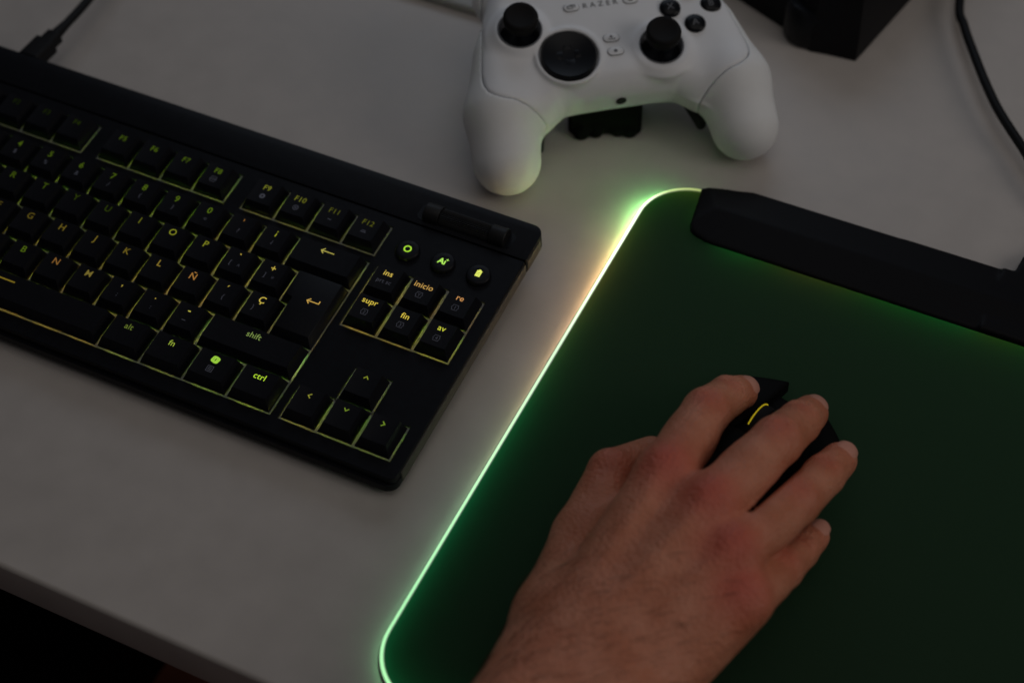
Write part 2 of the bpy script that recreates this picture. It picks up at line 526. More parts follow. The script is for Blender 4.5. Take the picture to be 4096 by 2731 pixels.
def icon(name):
    if name == 'ring': return ring(2.0, 1.35)
    if name == 'battery':
        return join(stroke([(-1.1, -1.75), (1.1, -1.75), (1.1, 1.55), (-1.1, 1.55), (-1.1, -1.75)], .38), stroke([(-.4, 2.0), (.4, 2.0)], .5),
                    *[stroke([(-.62, q), (.62, q)], .82) for q in (-1.1, -.1, .9)])
    if name == 'ai':
        a = shift(text_polys('A', 4.6, .03), -.75, -.1)
        i = stroke([(1.25, -1.6), (1.25, .35)], .62)
        st = (np.array([(1.9 + .95 * r * math.cos(k * PI / 4), 1.35 + .95 * r * math.sin(k * PI / 4)) for k, r in enumerate([1, .3] * 4)]), [tuple(range(8))])
        return join(a, i, st)
    if name == 'back': return join(stroke([(-3.4, 0), (3.4, 0)], .55), stroke([(-2.0, 1.3), (-3.4, 0), (-2.0, -1.3)], .55))
    if name == 'enter': return join(stroke([(-3.2, -.2), (3.0, -.2), (3.0, 1.2)], .55), stroke([(-1.9, 1.1), (-3.2, -.2), (-1.9, -1.5)], .55))
    if name == 'up': return stroke([(-1.0, -.5), (0, .65), (1.0, -.5)], .55)
    if name == 'down': return stroke([(-1.0, .5), (0, -.65), (1.0, .5)], .55)
    if name == 'left': return stroke([(.6, 1.05), (-.6, 0), (.6, -1.05)], .55)
    if name == 'right': return stroke([(-.6, 1.05), (.6, 0), (-.6, -1.05)], .55)
    if name == 'assist':   # two interlocked rounded loops
        a = rounded_poly([(-1.9, -1.2), (.5, -1.2), (1.0, 1.4), (-1.2, 1.4)], .75, 5); b = rounded_poly([(-.9, -1.5), (1.3, -1.5), (2.0, 1.1), (-.3, 1.1)], .75, 5)
        h = [(.0, .0)]
        oa = outline(a, .85); obb = outline(b, .85)
        return join(oa, obb)
    if name == 'doc':
        return join(outline([(-1.5, -1.5), (1.5, -1.5), (1.5, 1.5), (-1.5, 1.5)], .3), *[stroke([(-.8, q), (.8, q)], .3) for q in (-.7, 0, .7)])
    if name.startswith('m'):
        p = rounded_poly([(-1.35, -1.5), (1.35, -1.5), (1.35, -.45), (1.7, -.35), (1.7, .35), (1.35, .45), (1.35, 1.5), (-1.35, 1.5), (-1.35, .55), (-1.7, .4), (-1.7, -.4), (-1.35, -.5)], .18, 3)
        return join(outline(p, .24), shift(text_polys(name[1:], 2.5), 0, 0))
    if name == 'moon':
        o = [(1.5 * math.cos(a), 1.5 * math.sin(a)) for a in np.linspace(.7, 2 * PI - .9, 20)]
        i = [(.75 + 1.25 * math.cos(a), .35 + 1.25 * math.sin(a)) for a in np.linspace(2 * PI - 1.5, 1.3, 16)]
        return np.array(o + i), [tuple(range(len(o) + len(i)))]
    if name == 'dot': return join(ring(1.45, .55), )
    if name == 'sun': return join(ring(1.5, 1.15), ring(.6, .3))
    if name == 'dash': return stroke([(-.9, 0), (.9, 0)], .35)
    if name == 'kbdlight': return join(stroke([(-1.2, -.5), (1.2, -.5)], .4), stroke([(-1.0, .3), (0, .55), (1.0, .3)], .3))
    if name == 'bar': return stroke([(-5.2, 0), (5.2, 0)], .75)
    raise KeyError(name)

def place_flat(name, geo, cx, cy, zf, mat, parent, color=None):
    v, f = geo
    if len(v) == 0: return None
    vs = [(cx + p[0], cy + p[1], zf(cx + p[0], cy + p[1]) + .05) for p in v]
    o = mesh_obj(name, vs, f, mat, parent)
    if color is not None: o.color = color
    return o

YG, GY, OR, PY, GN = (150, 190, 45), (185, 190, 55), (205, 145, 72), (225, 200, 85), (130, 185, 50)
def dimc(c, k=1.0):
    l = [s2l(x) * k for x in c]
    return (*l, 1.0)

# (x0, x1, row top y in u, main legend, colour, brightness, secondary list, label)
K = []
rowy = {'f': 1.25, 'n': 0, 'q': -1, 'a': -2, 'z': -3, 'b': -4}
def add(row, x, w, main, col, k, sec=(), size=None):
    K.append((x, x + w, rowy[row], main, col, k, sec, size))
add('f', 0, 1, 'esc', YG, .10)
for i in range(4): add('f', 2 + i, 1, 'F%d' % (i + 1), YG, (.07, .07, .08, .10)[i], (), 3.9)
for i, (sec, k) in enumerate([((), .34), ((), .36), ((), .34), (('moon',), .36)]): add('f', 6.5 + i, 1, 'F%d' % (i + 5), YG, k, sec, 3.9)
for i, (sec, k) in enumerate([(('dot',), .42), (('sun',), .30), (('dash',), .17), (('kbdlight',), .17)]): add('f', 11 + i, 1, 'F%d' % (i + 9), (175, 180, 60), k, sec, 3.9)
numsec = ['\\', '!', '"', '·', '$', '%', '&', '/', '(', ')', '=', '?', '¿']
for i, c in enumerate("º1234567890'¡"):
    col, k = (YG, .42) if i < 11 else ((GY, .6) if i == 12 else (OR, .45))
    add('n', i, 1, c, col, k, (numsec[i],), 4.6)
add('n', 13, 2, 'back', (205, 195, 95), .62)
add('q', 0, 1.5, 'tab', YG, .2)
for i, c in enumerate("QWERTYUIOP"):
    add('q', 1.5 + i, 1, c, GY if i > 6 else YG, (.3, .3, .32, .36, .30, .16, .14, .30, .5, .46)[i], (), 4.7)
add('q', 11.5, 1, '`', PY, .72, ('[|^',), 5.0)
add('q', 12.5, 1, '+', PY, .66, (']|*',), 4.8)
add('a', 0, 1.75, 'bloq mayus', YG, .15, (), 3.0)
for i, c in enumerate("ASDFGHJKLÑ"):
    col = (190, 165, 60) if i < 8 else ((200, 170, 70) if i == 8 else OR)
    add('a', 1.75 + i, 1, c, col, (.2, .2, .22, .24, .30, .38, .42, .36, .50, .6)[i], (), 4.7)
add('a', 11.75, 1, '´', PY, .72, ('{',), 5.0)
add('a', 12.75, 1, 'Ç', PY, .74, ('}|',), 4.7)
add('z', 0, 1.25, 'shift', YG, .2)
add('z', 1.25, 1, '<', YG, .25, ('>',))
for i, c in enumerate("ZXCVBNM"):
    add('z', 2.25 + i, 1, c, (YG, YG, YG, YG, YG, OR, (185, 165, 75))[i], (.2, .2, .25, .3, .48, .5, .42)[i], (), 4.7)
add('z', 9.25, 1, ',', PY, .55, (';',), 5.0)
add('z', 10.25, 1, '.', PY, .5, (':',), 5.0)
add('z', 11.25, 1, '-', (210, 205, 85), .75, ('dash',), 5.2)
add('z', 12.25, 2.75, 'shift', (165, 195, 105), .48)
add('b', 0, 1.25, 'ctrl', YG, .2); add('b', 1.25, 1.25, 'win', YG, .2); add('b', 2.5, 1.25, 'alt', YG, .2)
add('b', 3.75, 6.25, 'bar', (210, 180, 60), .5)
add('b', 10, 1.25, 'alt', (165, 190, 80), .34)
add('b', 11.25, 1.25, 'fn', (175, 200, 70), .72)
add('b', 12.5, 1.25, 'assist', (165, 220, 70), .8, ('doc',))
add('b', 13.75, 1.25, 'ctrl', (190, 235, 60), .85)
add('n', 15.25, 1, 'ins', (235, 205, 95), .82, ('prt sc',)); add('n', 16.25, 1, 'inicio', (220, 175, 95), .78, ('mY',)); add('n', 17.25, 1, 're', (225, 160, 95), .8, ('m1',))
add('q', 15.25, 1, 'supr', (230, 205, 80), .85, ('m2',)); add('q', 16.25, 1, 'fin', (235, 210, 80), .85, ('m3',)); add('q', 17.25, 1, 'av', (215, 220, 70), .85, ('m4',))
add('z', 16.25, 1, 'up', (185, 200, 65), .6)
add('b', 15.25, 1, 'left', (195, 195, 75), .62); add('b', 16.25, 1, 'down', (165, 200, 65), .6); add('b', 17.25, 1, 'right', (165, 205, 65), .58)
ICONS = {'back', 'enter', 'up', 'down', 'left', 'right', 'assist', 'bar', 'moon', 'dot', 'sun', 'dash', 'kbdlight', 'doc', 'ring', 'battery', 'ai'}
def geo_of(t, size, off=.012):
    if t in ICONS or (t.startswith('m') and len(t) == 2): return icon(t)
    return text_polys(t, size, off)

led_v, led_f, led_c = [], [], []
def add_led(x, y, col, k):
    r = random.Random(int(x * 13 + y * 71))
    j = .75 + .5 * r.random()
    a, b, z0, z1 = 7.2, 7.0, -.58, -.26
    n = len(led_v)
    led_v.extend([(x - a, y - b, z0), (x + a, y - b, z0), (x + a, y + b, z0), (x - a, y + b, z0), (x - a, y - b, z1), (x + a, y - b, z1), (x + a, y + b, z1), (x - a, y + b, z1)])
    led_f.extend([tuple(n + q for q in f) for f in ((4, 5, 6, 7), (0, 1, 5, 4), (1, 2, 6, 5), (2, 3, 7, 6), (3, 0, 4, 7))])
    for q in range(8):
        f = (1.08, .90, 1.0) if q % 4 in (0, 1) else (.62, 1.05, 1.0)     # greener at the back, more amber at the front
        led_c.append([c * k * j * m_ for c, m_ in zip(col, f)])

shape_cache = {}
def build_key(x0u, x1u, ytop, main, col, k, sec, size):
    x0, x1, y1 = x0u * U, x1u * U, ytop * U
    y0 = y1 - U
    w = round(x1u - x0u, 2)
    cx = (x0 + x1) / 2; cy = (y0 + y1) / 2
    bmw = None
    if w not in shape_cache:
        bm, T = keycap_bm(-w * U / 2, w * U / 2, -U / 2, U / 2)
        o = bm_obj('key' if main != 'bar' else 'space_bar', bm, M_cap, KB, sharp=32)
        shape_cache[w] = (o, T)
    else:
        o = shape_cache[w][0].copy(); link(o, KB); o.name = 'key'
    T = shape_cache[w][1]
    o.location = (cx * MM, cy * MM, 0)
    zf = lambda x, y: cap_z(x, y, T)
    sz = size or (4.0 if len(main) > 1 else 4.7)
    ly = U / 2 - .30 * U
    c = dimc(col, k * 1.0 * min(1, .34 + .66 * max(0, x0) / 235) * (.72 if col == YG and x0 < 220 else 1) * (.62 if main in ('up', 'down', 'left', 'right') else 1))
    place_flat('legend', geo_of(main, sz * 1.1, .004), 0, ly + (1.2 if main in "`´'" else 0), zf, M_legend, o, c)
    for q in sec:
        if '|' in q:
            a, b = q.split('|')
            place_flat('printed_symbol', geo_of(a, 3.4, 0), -2.3, -1.2, zf, M_print, o)
            if b: place_flat('printed_symbol', geo_of(b, 3.4, 0), 2.3, -1.2, zf, M_print, o)
        else:
            place_flat('printed_symbol', geo_of(q, 3.2 if q == 'prt sc' else 3.4, 0), 0 if len(q) > 1 else .4, -1.55, zf, M_print, o)
    n = max(1, int(round(w)))
    for i in range(n):
        lx = x0 + (i + .5) * (x1 - x0) / n
        lc_ = [.7 * s2l(v) + .3 * s2l(u) for v, u in zip(col, (165, 185, 40))]
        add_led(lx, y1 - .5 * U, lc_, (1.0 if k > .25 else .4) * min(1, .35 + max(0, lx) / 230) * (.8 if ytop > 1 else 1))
    return o
for kk in K: build_key(*kk)

# ISO enter key
def enter_key():
    b = [(13.5 * U + .5, -2 * U + .5), (13.75 * U + .5, -2 * U + .5), (13.75 * U + .5, -3 * U + .5), (15 * U - .5, -3 * U + .5), (15 * U - .5, -U - .5), (13.5 * U + .5, -U - .5)]
    t = [(13.5 * U + 2.9, -2 * U + 2.6), (13.75 * U + 2.75, -2 * U + 2.6), (13.75 * U + 2.75, -3 * U + 3.6), (15 * U - 2.75, -3 * U + 3.6), (15 * U - 2.75, -U - 1.7), (13.5 * U + 2.9, -U - 1.7)]
    bm = bmesh.new()
    B = [bm.verts.new((*p, -.1)) for p in b]; T = [bm.verts.new((*p, ZT - .2 - .022 * (-U - 1.7 - p[1]))) for i, p in enumerate(t)]
    for i in range(6): bm.faces.new((B[i], B[(i + 1) % 6], T[(i + 1) % 6], T[i]))
    bm.faces.new(T); bm.faces.new(B[::-1])
    ed = [e for e in bm.edges if max(v.co.z for v in e.verts) > 1]
    bmesh.ops.bevel(bm, geom=ed, offset=.38, segments=2, profile=.55, affect='EDGES')
    o = bm_obj('key', bm, M_cap, KB, sharp=32)
    tag(o, 'large L-shaped enter key')
    c = dimc((220, 178, 88), .68)
    place_flat('legend', icon('enter'), 14.45 * U, -1.83 * U, lambda x, y: ZT - .3, M_legend, o, c)
    for y in (-1.5, -2.5): add_led(14.4 * U, y * U, [s2l(v) for v in (215, 185, 80)], 1.0)
enter_key()

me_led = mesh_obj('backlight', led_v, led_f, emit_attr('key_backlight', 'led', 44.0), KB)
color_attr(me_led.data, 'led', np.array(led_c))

# round buttons
for x, ic, col in ((299.8, 'ring', (170, 225, 60)), (318.9, 'ai', (175, 235, 95)), (338.0, 'battery', (225, 235, 105))):
    bm = lathe(bmesh.new(), [(0, .05), (6.1, .05), (6.1, 1.1), (5.75, 1.9), (5.2, 2.2), (3, 2.05), (0, 2.0)], (x, 13.2, 0), 44)
    b = bm_obj('round_button', bm, M_cap, KB, sharp=50)
    place_flat('legend', icon(ic), x, 13.5, lambda a, c: 2.1, M_legend, b, dimc(col, 1.05))
# volume roller
bm = bm_prism(rounded_poly([(293.5, 33.2), (344.5, 33.2), (344.5, 43.2), (293.5, 43.2)], 3, 6), .3, .75)
bm_obj('roller_recess', bm, M_black, KB)
prof = [(0, -18.8), (4.6, -18.8), (5.0, -18.3)]
bm = bmesh.new()
n = 64; cxr = 319.2
rings = []
for h, ribs in ((-13.2, 1), (13.2, 1)):
    rings.append([bm.verts.new((cxr + h, 38.2 + (4.2 + .36 * (k % 2)) * math.cos(2 * PI * k / n), 1.2 + (4.2 + .36 * (k % 2)) * math.sin(2 * PI * k / n))) for k in range(n)])
for k in range(n): bm.faces.new((rings[0][k], rings[0][(k + 1) % n], rings[1][(k + 1) % n], rings[1][k]))
bm.faces.new(rings[0]); bm.faces.new(rings[1])
rl = bm_obj('volume_roller', bm, M_roller, KB, sharp=20)
for h0, h1 in ((-22.0, -13.6), (13.6, 22.0)):
    s = 1 if h0 > 0 else -1
    bm = lathe(bmesh.new(), [(0, h0), (5.1 if s > 0 else 4.7, h0), (5.3, h0 + .5), (5.3, h1 - .5), (4.7 if s > 0 else 5.1, h1), (0, h1)], (cxr, 38.2, 1.2), 40, axis='x')
    bm_obj('roller_cap', bm, M_roller, KB, sharp=30)

# keyboard cable: plug in the back of the keyboard and the lead running up and away
CB = empty('keyboard_cable', (47.5, 62, 20))
tag(CB, 'black cable with a moulded plug leaving the back of the keyboard', 'cable')
def local(o, P): return [(p[0] - o.location.x / MM, p[1] - o.location.y / MM, p[2] - o.location.z / MM) for p in P]
bm = bmesh.new()
for (w, h, y0, y1) in ((12.5, 9.5, 51.6, 66.5), (9.0, 7.6, 66.5, 74.0)):
    bm = bm_prism(rounded_poly([(-w / 2, -h / 2), (w / 2, -h / 2), (w / 2, h / 2), (-w / 2, h / 2)], 2.2, 5), y0 - 62, y1 - 62, bm=bm)
for v in bm.verts: v.co = Vector((v.co.x + .03 * v.co.z, v.co.z, v.co.y))
bm_obj('plug', bm, M_cable, CB, sharp=40)
path = catmull([(47.6, 73, 20), (47.8, 86, 20), (46.2, 106, 19), (40, 150, 16), (30, 220, 8), (20, 330, 3)], 8)
v, f = tube_mesh(local(CB, path), [3.4 - .9 * min(1, i / 8) for i in range(len(path))], 14)
mesh_obj('lead', v, f, M_cable, CB, smooth=True, sharp=60)

# second cable on the right
path = catmull([(462, 505, 4), (470, 400, 8), (484.6, 318, 9), (493.2, 297, 9.5), (503.6, 278, 10), (516.2, 257, 10), (527.6, 240, 10), (538.2, 227, 10), (548.6, 215.5, 9.5), (575, 186, 8), (625, 160.5, 5)], 9)
v, f = tube_mesh(path, 2.5, 14)
oc = mesh_obj('cable', v, f, M_cable, None, smooth=True, sharp=60)
tag(oc, 'black cable curving over bare desk at the right towards the lit mat', 'cable')

# grey plate at the top
bm = bm_prism(rounded_poly([(-90, 204.2), (318, 204.2), (318, 420), (-90, 420)], [12, 12, 6, 6], 6), 1.0, 5.2, bevel=1.6, seg=4)
pl = bm_obj('stand_plate', bm, M_plategrey, sharp=60)
tag(pl, 'flat grey metal plate with a rounded front edge behind the white controller', 'plate')
# black box
bx = empty('black_case', (420, 300, 0))
tag(bx, 'matte black box with slanted corners standing on the desk behind the controller', 'box')
base = [(330, 292), (371, 278), (401, 265.5), (412, 256), (421, 253.2), (430, 254.5), (446, 255.8), (452, 288), (458, 320), (470, 380), (340, 380)]
topp = [(330, 300), (371, 288), (403, 275), (414, 264), (422, 260), (430, 261), (443, 263), (452, 292), (458, 322), (470, 380), (340, 380)]
bm = bmesh.new()
loops = []
for z, P in ((0, base), (16, base), (48, topp)):
    loops.append([bm.verts.new((x - 420, y - 300, z)) for x, y in P])
for A, B in zip(loops, loops[1:]):
    for i in range(len(A)): bm.faces.new((A[i], A[(i + 1) % len(A)], B[(i + 1) % len(A)], B[i]))
bm.faces.new(loops[-1]); bm.faces.new(loops[0][::-1])
bm_obj('body', bm, M_box, bx, sharp=18)
bm = lathe(bmesh.new(), [(0, 0), (13, 0), (14.5, 3), (14.5, 22), (12.5, 25), (0, 26)], (-5, -33, 0), 36)
bm_obj('round_foot', bm, M_black, bx, sharp=40)
bm = bm_prism([(-60, -8), (24, -22), (32, 8), (36, 50), (-60, 50)], 48.5, 56, bevel=2)
bm_obj('lid', bm, M_cable, bx, sharp=25)
# ------------------------------------------------------------------ lit mouse mat
MX0, MX1, MY0, MY1, MR = 384.0, 744.0, -193.5, 126.2, 27.0
MAT = empty('mouse_mat', (564, -34, 0))
tag(MAT, 'black mouse mat with a glowing green edge strip and black bar across its top', 'mouse mat')
LO = (564.0, -34.0)
corner = lambda inset: rounded_poly([(MX0 + inset - LO[0], MY0 + inset - LO[1]), (MX1 - inset - LO[0], MY0 + inset - LO[1]),
                                     (MX1 - inset - LO[0], MY1 - inset - LO[1]), (MX0 + inset - LO[0], MY1 - inset - LO[1])], MR - inset, 14)
bm = bm_prism(corner(.6), 0.05, .7)
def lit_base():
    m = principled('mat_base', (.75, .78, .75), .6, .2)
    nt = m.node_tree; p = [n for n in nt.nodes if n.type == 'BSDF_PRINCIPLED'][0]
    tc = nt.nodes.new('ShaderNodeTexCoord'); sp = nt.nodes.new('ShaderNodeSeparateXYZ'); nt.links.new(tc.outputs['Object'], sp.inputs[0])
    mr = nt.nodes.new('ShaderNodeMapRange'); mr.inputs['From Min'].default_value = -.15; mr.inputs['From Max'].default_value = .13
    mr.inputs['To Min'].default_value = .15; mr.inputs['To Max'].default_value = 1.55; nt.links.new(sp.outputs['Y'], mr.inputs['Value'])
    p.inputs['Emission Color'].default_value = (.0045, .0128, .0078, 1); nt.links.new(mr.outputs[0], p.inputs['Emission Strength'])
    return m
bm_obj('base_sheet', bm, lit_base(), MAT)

def mat_film():
    m, nt, out = new_mat('translucent_mat_cloth')
    geo = nt.nodes.new('ShaderNodeNewGeometry')
    tc = nt.nodes.new('ShaderNodeTexCoord')
    d = nt.nodes.new('ShaderNodeBsdfPrincipled'); d.inputs['Base Color'].default_value = (.0045, .0075, .0055, 1); d.inputs['Roughness'].default_value = .75; d.inputs['Specular IOR Level'].default_value = .03
    n = nt.nodes.new('ShaderNodeTexNoise'); n.inputs['Scale'].default_value = 2600; n.inputs['Detail'].default_value = 2
    nt.links.new(tc.outputs['Object'], n.inputs['Vector'])
    b = nt.nodes.new('ShaderNodeBump'); b.inputs['Strength'].default_value = .25; b.inputs['Distance'].default_value = .0002
    nt.links.new(n.outputs['Fac'], b.inputs['Height']); nt.links.new(b.outputs[0], d.inputs['Normal'])
    w = nt.nodes.new('ShaderNodeBsdfDiffuse'); w.inputs['Color'].default_value = (.55, .6, .55, 1)
    t = nt.nodes.new('ShaderNodeBsdfTranslucent'); t.inputs['Color'].default_value = (.10, .13, .10, 1)
    mx = nt.nodes.new('ShaderNodeMixShader'); nt.links.new(geo.outputs['Backfacing'], mx.inputs[0])
    nt.links.new(d.outputs[0], mx.inputs[1]); nt.links.new(w.outputs[0], mx.inputs[2])
    ad = nt.nodes.new('ShaderNodeAddShader'); nt.links.new(mx.outputs[0], ad.inputs[0]); nt.links.new(t.outputs[0], ad.inputs[1])
    nt.links.new(ad.outputs[0], out.inputs[0])
    return m
pp = corner(1.2)
mesh_obj('cloth_surface', [(x, y, 3.9) for x, y in pp], [tuple(range(len(pp)))], mat_film(), MAT)

def interp(y, tab):
    ys = [t[0] for t in tab]
    return np.array([np.interp(y, ys, [t[1][c] for t in tab]) for c in range(3)])
def lin(r, g, b, k=1.0): return (s2l(r) * k, s2l(g) * k, s2l(b) * k)
# LED colours along the left edge (world y); top face, outward face, inward core
TOPC = [(-194, lin(165, 232, 165, 1.35)), (-150, lin(162, 230, 168, 1.25)), (-100, lin(178, 236, 180, 1.2)), (-55, lin(200, 243, 193, 1.15)), (0, lin(214, 248, 205, 1.15)), (40, lin(228, 252, 212, 1.6)), (85, lin(236, 255, 222, 2.4)), (108, lin(230, 255, 205, 2.2)), (118, lin(215, 242, 160, 1.2)), (125.5, lin(205, 225, 135, .9)), (127, lin(200, 215, 130, .75))]
SIDEC = [(-194, (2.2, 6.6, 2.9)), (-150, (2.2, 5.6, 2.9)), (-95, (3.4, 6.4, 3.8)), (-50, (5.6, 6.8, 3.8)), (-15, (10, 8, 4.4)), (22, (16.5, 11, 5.8)), (50, (28, 18.5, 8)), (68, (37, 29, 11.5)), (82, (38, 46, 17)), (96, (30, 66, 22)), (107, (24, 76, 22)), (115, (7, 30, 8)), (121, (2.5, 7, 2)), (126, (1.2, 3.0, 1.0))]
INC = [(-194, (.10, 2.5, .75)), (-100, (.10, 2.7, .9)), (-40, (.18, 2.9, .8)), (10, (.9, 2.4, .6)), (50, (2.0, 2.5, .5)), (80, (1.4, 2.7, .5)), (110, (.35, 2.4, .35)), (127, (.9, 2.0, .2))]
def rim():
    loop = corner(0.0)
    # densify
    pts = []
    for a, b in zip(loop, loop[1:] + loop[:1]):
        L = math.hypot(b[0] - a[0], b[1] - a[1]); n = max(1, int(L / 4))
        for k in range(n): pts.append((a[0] + (b[0] - a[0]) * k / n, a[1] + (b[1] - a[1]) * k / n))
    n = len(pts)
    prof = [(-.9, .1), (-.95, .4), (-.8, .5), (.95, .55), (.95, 1.75), (.95, 2.95), (-.55, 3.1), (-.6, 3.3), (-.1, 3.85), (.35, 4.2), (.9, 4.34), (1.4, 4.24), (1.8, 3.98), (1.8, .9), (1.7, .1)]  # (inset, z)
    kind = [3, 3, 3, 3, 1, 3, 4, 4, 0, 0, 0, 4, 2, 3, 3]
    vs = []; nv = len(prof); cols = {0: [], 1: [], 2: []}
    for i in range(n):
        a = np.array(pts[i - 1]); b = np.array(pts[(i + 1) % n]); t = (b - a) / np.linalg.norm(b - a); nin = np.array([-t[1], t[0]])
        wy = pts[i][1] + LO[1]
        # right-hand and lower runs follow the same colours, a little weaker
        for ins, z in prof:
            vs.append((pts[i][0] + nin[0] * ins, pts[i][1] + nin[1] * ins, z))
            far = pts[i][0] + LO[0] > MX0 + 40
            cols[0].append(interp(wy, TOPC) * (.6 if far else 1)); cols[1].append(interp(wy, SIDEC) * 1.0 * (.3 if far else 1)); cols[2].append(interp(wy, INC) * np.array([1.5, 1.0, 1.25]) * .25 * (.5 if far else 1))
    fs, fm = [], []
    for i in range(n):
        j = (i + 1) % n
        for k in range(nv):
            l = (k + 1) % nv
            fs.append((i * nv + k, j * nv + k, j * nv + l, i * nv + l)); fm.append(kind[k])
    o = mesh_obj('light_strip', vs, fs, None, MAT, mats=[emit_attr('strip_top', 'led_top'), emit_attr('strip_side', 'led_side'), emit_attr('strip_core', 'led_core'), M_bar, principled('strip_diffuser', (.55, .6, .55), .5, .3)], fmat=fm)
    color_attr(o.data, 'led_top', np.array(cols[0])); color_attr(o.data, 'led_side', np.array(cols[1])); color_attr(o.data, 'led_core', np.array(cols[2]))
    return o
rim()
# LED row under the bar
lv, lf, lc = [], [], []
BARC = [(414, (.6, 2.2, .3)), (424, (.5, 5.5, .8)), (442, (.5, 7.5, 1.0)), (456, (1.4, 4.5, .4)), (470, (3.4, 4.2, .5)), (492, (2.6, 4.6, .5)), (510, (.7, 6.0, .5)), (530, (.4, 6.5, .7)), (552, (.4, 7.5, 1.2)), (566, (2.0, 5.0, .4)), (590, (.5, 6.0, .6)), (744, (.5, 5.0, .6))]
def led_bar(p0, p1, n):
    k0 = len(lv)
    d = np.array(p1) - np.array(p0); nn = np.array([-d[1], d[0]]) / np.linalg.norm(d) * .8
    for i in range(n + 1):
        p = np.array(p0) + d * i / n
        for z in (1.2, 2.9):
            for s in (-1, 1):
                q = p + nn * s; lv.append((q[0] - LO[0], q[1] - LO[1], z)); lc.append(interp(p[0], BARC) * np.array([1.3, 1.0, 1.3]) * .28)
    for i in range(n):
        a = k0 + i * 4; b = a + 4
        lf.extend([(a, b, b + 2, a + 2), (a + 1, a + 3, b + 3, b + 1), (a + 2, b + 2, b + 3, a + 3), (a, a + 1, b + 1, b)])
led_bar((428, 97.6), (738, 97.6), 70)
led_bar((416.5, 102), (413.0, 121.5), 8)
ob = mesh_obj('led_row', lv, lf, emit_attr('bar_leds', 'led'), MAT)
color_attr(ob.data, 'led', np.array(lc))

# bar
g = Grid((404, 88, -1), (748, 176, 15), 1.0)
plan = rounded_poly([(407.6, 125.2), (412.6, 95.2), (424, 92.0), (746, 92.0), (746, 172), (588, 172), (567.5, 146), (566.5, 134.6), (432, 133.2)], [.6, 6, 10, 2, 4, 8, 1.2, 1.0, 3], 6)
P2 = poly_sdf(g.X[:, :, 0], g.Y[:, :, 0], plan)[:, :, None].astype(np.float32)
zt = np.minimum(np.minimum(6.0 + (g.Y - 92) * .19, 9.8), 9.8 - (g.Y - 113) * .17)
zt = np.where(g.X > 560, np.maximum(zt, np.minimum(9.0, 8.0 + 0 * g.Y)), zt)
zt = np.minimum(zt, 6.5 + (g.X - 408) * .28)
F = smax(smax(P2 + 0 * g.Z, (g.Z - zt) * .95, .6), np.where((g.Y < 98.5) | (g.X < 418), 3.75, .06) - g.Z, .4)
net_obj('bar', F.astype(np.float32), g, M_bar, None, 2)
ob = bpy.data.objects['bar']; ob.parent = MAT; ob.matrix_parent_inverse = Matrix.Translation((-LO[0] * MM, -LO[1] * MM, 0))

# ------------------------------------------------------------------ game controller
CT = empty('game_controller', (326.4, 179.5, 61.0))
CT.rotation_mode = 'QUATERNION'
Rm = Matrix.Rotation(math.radians(36.54), 3, 'Z') @ Matrix.Rotation(math.radians(.17), 3, 'Y') @ Matrix.Rotation(math.radians(15.03), 3, 'X')
CT.rotation_quaternion = Rm.to_quaternion()
tag(CT, 'white game controller with black thumbsticks, round pad and buttons, propped on the desk', 'controller')
g = Grid((-90, -100, -50), (90, 36, 24), 0.8)
half = [(0, 23), (28, 26), (46, 24), (55.5, 15), (60.5, 5), (65, -7), (68.5, -20), (71, -36), (71, -48), (66, -57), (56, -62), (46, -62.5), (37.5, -61), (31.5, -57), (25, -54.3), (0, -53.8)]
poly = half + [(-x, y) for x, y in half[::-1][1:-1]]
sm = catmull([(x, y, 0) for x, y in poly] + [(poly[0][0], poly[0][1], 0)], 4)
P2 = poly_sdf(g.X[:, :, 0], g.Y[:, :, 0], [(p[0], p[1]) for p in sm[:-1]])[:, :, None].astype(np.float32)
r = 10.0
ztop = -0.0009 * g.X ** 2 - .0006 * (g.Y + 10) ** 2 + .9 - np.maximum(0, -38 - g.Y) ** 2 * .012
zc = -14.0
wz = np.where(g.Z > zc, g.Z - ztop, -29.2 - g.Z + .0 * g.Y)
w0 = P2 + r; w1 = wz + r
body = np.minimum(np.maximum(w0, w1), 0) + np.sqrt(np.maximum(w0, 0) ** 2 + np.maximum(w1, 0) ** 2) - r
F = body
for s in (-1, 1):
    h1 = g.cone((s * 60.3, -50, -18.5), (s * 62.2, -73.6, -24.6), 19.4, 17.4, 16)
    h2 = g.cone((s * 55.5, -20, -16), (s * 60.3, -50, -18.5), 13, 19.4, 16)
    F = smin(F, smin(h1, h2, 6), 12)
    trig = g.cone((s * 52, 22, -22), (s * 50, 20, -42), 11, 7, 10)
    F = smin(F, trig, 5)
# thumbstick collars and wells, pad recess
SL, SR, DP = (-45.2, -14.2), (24.4, -34.4), (-23.4, -32.8)
def cyl(c, rad): return np.sqrt((g.X - c[0]) ** 2 + (g.Y - c[1]) ** 2) - rad
for c, hh in ((SL, 2.6), (SR, 1.0)):
    cone_r = 15.5 - 1.2 * np.clip(g.Z, -2, 3)
    col = np.maximum(np.sqrt((g.X - c[0]) ** 2 + (g.Y - c[1]) ** 2) - cone_r, np.maximum(g.Z - hh, -6 - g.Z))
    F = smin(F, col.astype(np.float32), 3.5)
for c in (SL, SR):
    F = smax(F, -np.maximum(cyl(c, 10.7), -7.5 - g.Z), 1.0)
F = smin(F, np.maximum(cyl(DP, 17.2), np.abs(g.Z + 2.0) - 3.0), 2.5)
F = smax(F, -np.maximum(cyl(DP, 15.1), -1.6 - g.Z), .9)
